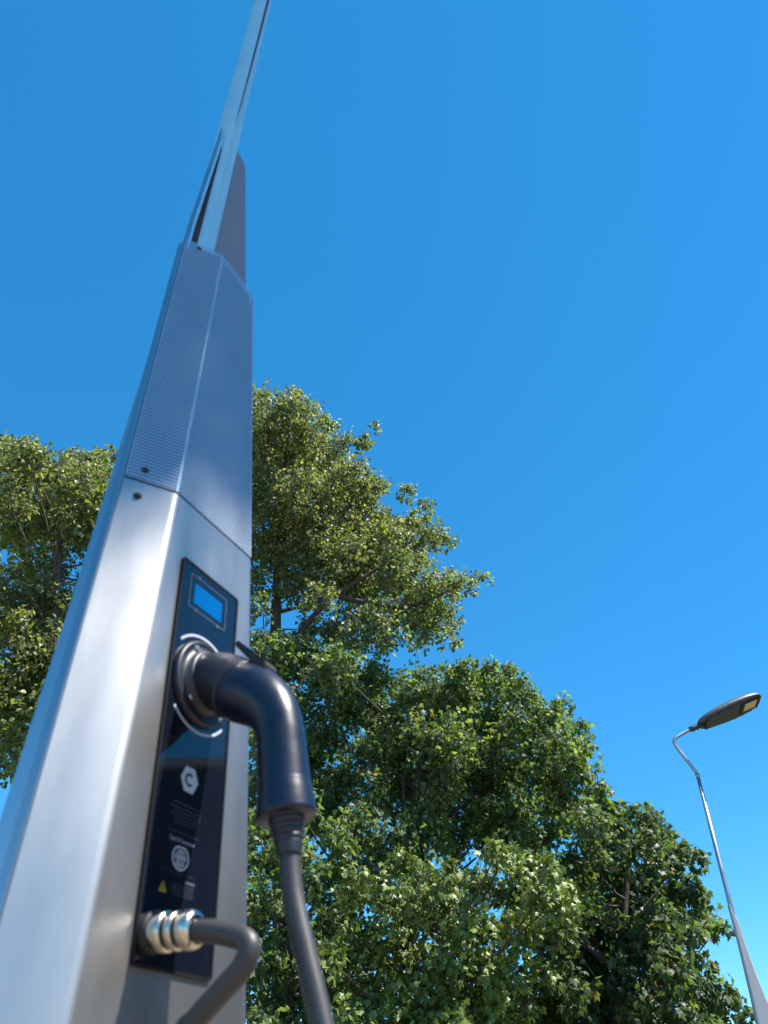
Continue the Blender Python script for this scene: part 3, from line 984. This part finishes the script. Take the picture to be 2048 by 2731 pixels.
TA = [(20, 1235, 55), (80, 1230, 45), (72, 1192, 24), (0, 1185, 30), (120, 1270, 42), (95, 1330, 75), (190, 1275, 45), (215, 1222, 26), (175, 1240, 24), (245, 1250, 42), (290, 1212, 18), (220, 1330, 75), (300, 1330, 70), (30, 1350, 60), (150, 1420, 70), (230, 1430, 70), (60, 1430, 45), (110, 1520, 62), (30, 1520, 28), (90, 1610, 60), (20, 1680, 50), (150, 1640, 70), (40, 1770, 75), (120, 1770, 70), (60, 1890, 75), (20, 2000, 55), (60, 2060, 35), (340, 1450, 90), (320, 1600, 90), (260, 1750, 100), (200, 1900, 90), (390, 1340, 80), (-40, 1300, 80), (-60, 1600, 90), (-40, 1850, 90)]
TC = [(1240, 1830, 55), (1320, 1830, 55), (1385, 1855, 45), (1195, 1795, 22), (1250, 1778, 22), (1300, 1795, 24), (1345, 1790, 22), (1120, 1850, 66), (1010, 1830, 58), (900, 1790, 66), (800, 1770, 66), (730, 1740, 56), (700, 1850, 66), (1280, 1930, 76), (1400, 1930, 66), (1475, 1915, 46), (1500, 1880, 22), (1540, 1950, 30), (1500, 2010, 60), (1540, 2050, 46), (1588, 2110, 34), (1605, 2160, 26), (1420, 2050, 80), (1300, 2060, 76), (1160, 1970, 76), (1040, 1950, 66), (930, 1900, 40), (800, 1900, 60), (1180, 2090, 50), (1500, 2140, 70), (1570, 2190, 50), (1400, 2180, 70), (1050, 2070, 46), (940, 2060, 56), (820, 2040, 56), (720, 1970, 62), (700, 2110, 66), (800, 2160, 56), (1200, 2240, 46), (960, 2200, 50), (1320, 2170, 50), (1000, 2000, 60), (1080, 2010, 50), (1100, 2130, 50), (1000, 2120, 55), (880, 1980, 55), (880, 2110, 55), (760, 2060, 55), (1280, 2120, 60), (1130, 2030, 50), (1230, 2010, 60), (900, 1860, 60), (1200, 1880, 60), (1000, 1900, 55), (1120, 2200, 55), (1050, 2260, 55), (960, 2270, 50), (1250, 2180, 50), (1000, 2330, 45), (1100, 2290, 50), (880, 2200, 50), (1180, 2150, 50), (1330, 2230, 50), (1430, 2230, 45)]
TD = [(1375, 2295, 44), (1320, 2285, 36), (1440, 2325, 50), (1485, 2320, 30), (1505, 2390, 42), (1460, 2420, 60), (1360, 2380, 70), (1260, 2375, 56), (1180, 2335, 44), (1080, 2320, 46), (1160, 2420, 70), (1060, 2420, 66), (960, 2370, 56), (890, 2330, 40), (1260, 2480, 70), (1380, 2490, 56), (1535, 2430, 22), (1100, 2530, 76), (980, 2510, 66), (1220, 2590, 76), (1340, 2600, 56), (1000, 2640, 76), (1120, 2670, 76), (1260, 2700, 76), (1380, 2700, 50), (1500, 2500, 24), (940, 2760, 80), (1080, 2770, 80), (1220, 2780, 80), (1360, 2770, 70), (1440, 2600, 40), (880, 2560, 46)]
TG = [(700, 2250, 58), (780, 2280, 56), (850, 2400, 56), (700, 2390, 50), (900, 2250, 50), (690, 2560, 56), (800, 2560, 52), (890, 2550, 66), (700, 2690, 60), (820, 2690, 70), (910, 2680, 60), (760, 2430, 26), (740, 2600, 40), (860, 2480, 50), (640, 2450, 70), (620, 2620, 70), (690, 2480, 46), (720, 2320, 50), (830, 2330, 45), (900, 2450, 50), (640, 2330, 60), (700, 2180, 40), (690, 2770, 70), (800, 2780, 70), (780, 2620, 50), (860, 2620, 50)]
TE = [(1660, 2165, 26), (1700, 2190, 40), (1755, 2228, 36), (1640, 2230, 56), (1570, 2280, 56), (1720, 2290, 60), (1800, 2285, 36), (1838, 2290, 30), (1640, 2350, 70), (1750, 2380, 70), (1840, 2375, 42), (1878, 2400, 26), (1560, 2420, 60), (1660, 2470, 76), (1780, 2480, 66), (1865, 2465, 36), (1918, 2470, 24), (1590, 2570, 70), (1700, 2580, 76), (1795, 2580, 50), (1875, 2575, 24), (1840, 2640, 56), (1920, 2650, 34), (1750, 2690, 70), (1870, 2710, 46), (1965, 2685, 26), (2005, 2712, 22), (1640, 2690, 76), (1530, 2680, 66), (1490, 2590, 40), (1450, 2720, 56), (1500, 2470, 40), (1480, 2530, 50), (1430, 2640, 60), (1510, 2620, 50), (1560, 2500, 60), (1530, 2350, 46), (1480, 2780, 80), (1620, 2790, 80), (1760, 2790, 80), (1890, 2790, 70), (1400, 2700, 60), (1580, 2660, 60), (1700, 2500, 60)]

N = 0
N += make_tree('tall poplar-like tree with airy crown behind the steel charger', 15.0, [(752, 2600), (740, 1900), (735, 1690), (742, 1480), (755, 1300), (770, 1120)], TB, 'poplar', .088, M['leafA'], cover=2.9, jit=1.5, up=.85, vert=1.0, spread=1.0, seed=3, limbs=[[(752, 1800, 0), (800, 1690, -.3), (880, 1600, -.6), (1000, 1520, -.8), (1100, 1440, -.9)], [(745, 1560, 0), (720, 1640, .2), (690, 1600, .2)], [(745, 1480, 0), (860, 1400, .4), (960, 1300, .6)], [(900, 1590, -.6), (1080, 1620, -.7), (1230, 1560, -.8)]], trunk_r=.17)
N += make_tree('leafy tree left of the charger, its top cut by the left picture edge', 14.0, [(180, 2650), (160, 2000), (150, 1700), (160, 1450), (190, 1260)], TA, 'poplar', .105, M['leafA'], cover=3.7, jit=1.3, up=.8, vert=1.0, spread=1.1, seed=5, trunk_r=.16)
N += make_tree('broad dark green lobed-leaf tree in the middle, behind the bright lower branches', 14.5, [(1085, 2900), (1090, 2400), (1100, 2200), (1130, 2000), (1180, 1850)], TC, 'lobed', .105, M['leafC'], cover=4.4, jit=1.3, nleafparts=300, seed=8, limbs=[[(1095, 2330, 0), (1150, 2180, -.2), (1260, 2000, -.3)], [(1090, 2300, 0), (1040, 2150, .1), (1010, 1980, .2)], [(1100, 2290, 0), (1220, 2160, .2), (1420, 2000, .3)], [(1095, 2250, 0), (1075, 2120, -.2), (1090, 1980, -.2)]], trunk_r=.15)
N += make_tree('small bright yellow-green tree low in front of the larger trees', 12.0, [(1160, 2950), (1170, 2700), (1190, 2520), (1230, 2380)], TD, 'lobed', .104, M['leafD'], cover=4.6, jit=.9, nleafparts=300, seed=13, trunk_r=.09)
N += make_tree('small dark leafy tree just right of the charger, behind its hanging cable', 12.5, [(770, 2950), (775, 2700), (780, 2500), (800, 2320)], TG, 'lobed', .102, M['leafC'], cover=3.8, jit=.9, nleafparts=300, seed=17, trunk_r=.08)
N += make_tree('rounded dark maple tree beside the street lamp', 15.0, [(1640, 2960), (1650, 2700), (1660, 2500), (1680, 2260)], TE, 'lobed', .138, M['leafE'], cover=5.0, jit=1.2, nleafparts=300, seed=21, up=.2, limbs=[[(1655, 2600, 0), (1560, 2520, -.2), (1480, 2480, -.2)], [(1655, 2560, 0), (1760, 2450, .2), (1840, 2340, .2)]], trunk_r=.14)
# the tree beside the photographer whose crown shades the top of the charger (above the picture)
SH = Vector((-.28, .95, 0)) + Vector((0, 0, 5.03)) + sd * 8.5
TS = []
rs = np.random.default_rng(4)
for k in range(90):
    q = rs.normal(size=3); q /= np.linalg.norm(q)
    q *= rs.uniform(.2, 1) ** .4 * 1.15
    TS.append((SH.x + q[0], SH.y + q[1], SH.z + q[2] * .95, .46))
N += make_tree('tree above the picture frame whose crown throws shade on the charger pole', 0, [(5.6, -1.6, .1), (5.6, -1.6, 4), (5.3, -1.3, 7.5), (SH.x, SH.y, SH.z)], TS, 'lobed', .15, M['leafE'], cover=3.2, seed=31, trunk_r=.17, base=(5.6, -1.6, 0))
print('leaves', N)
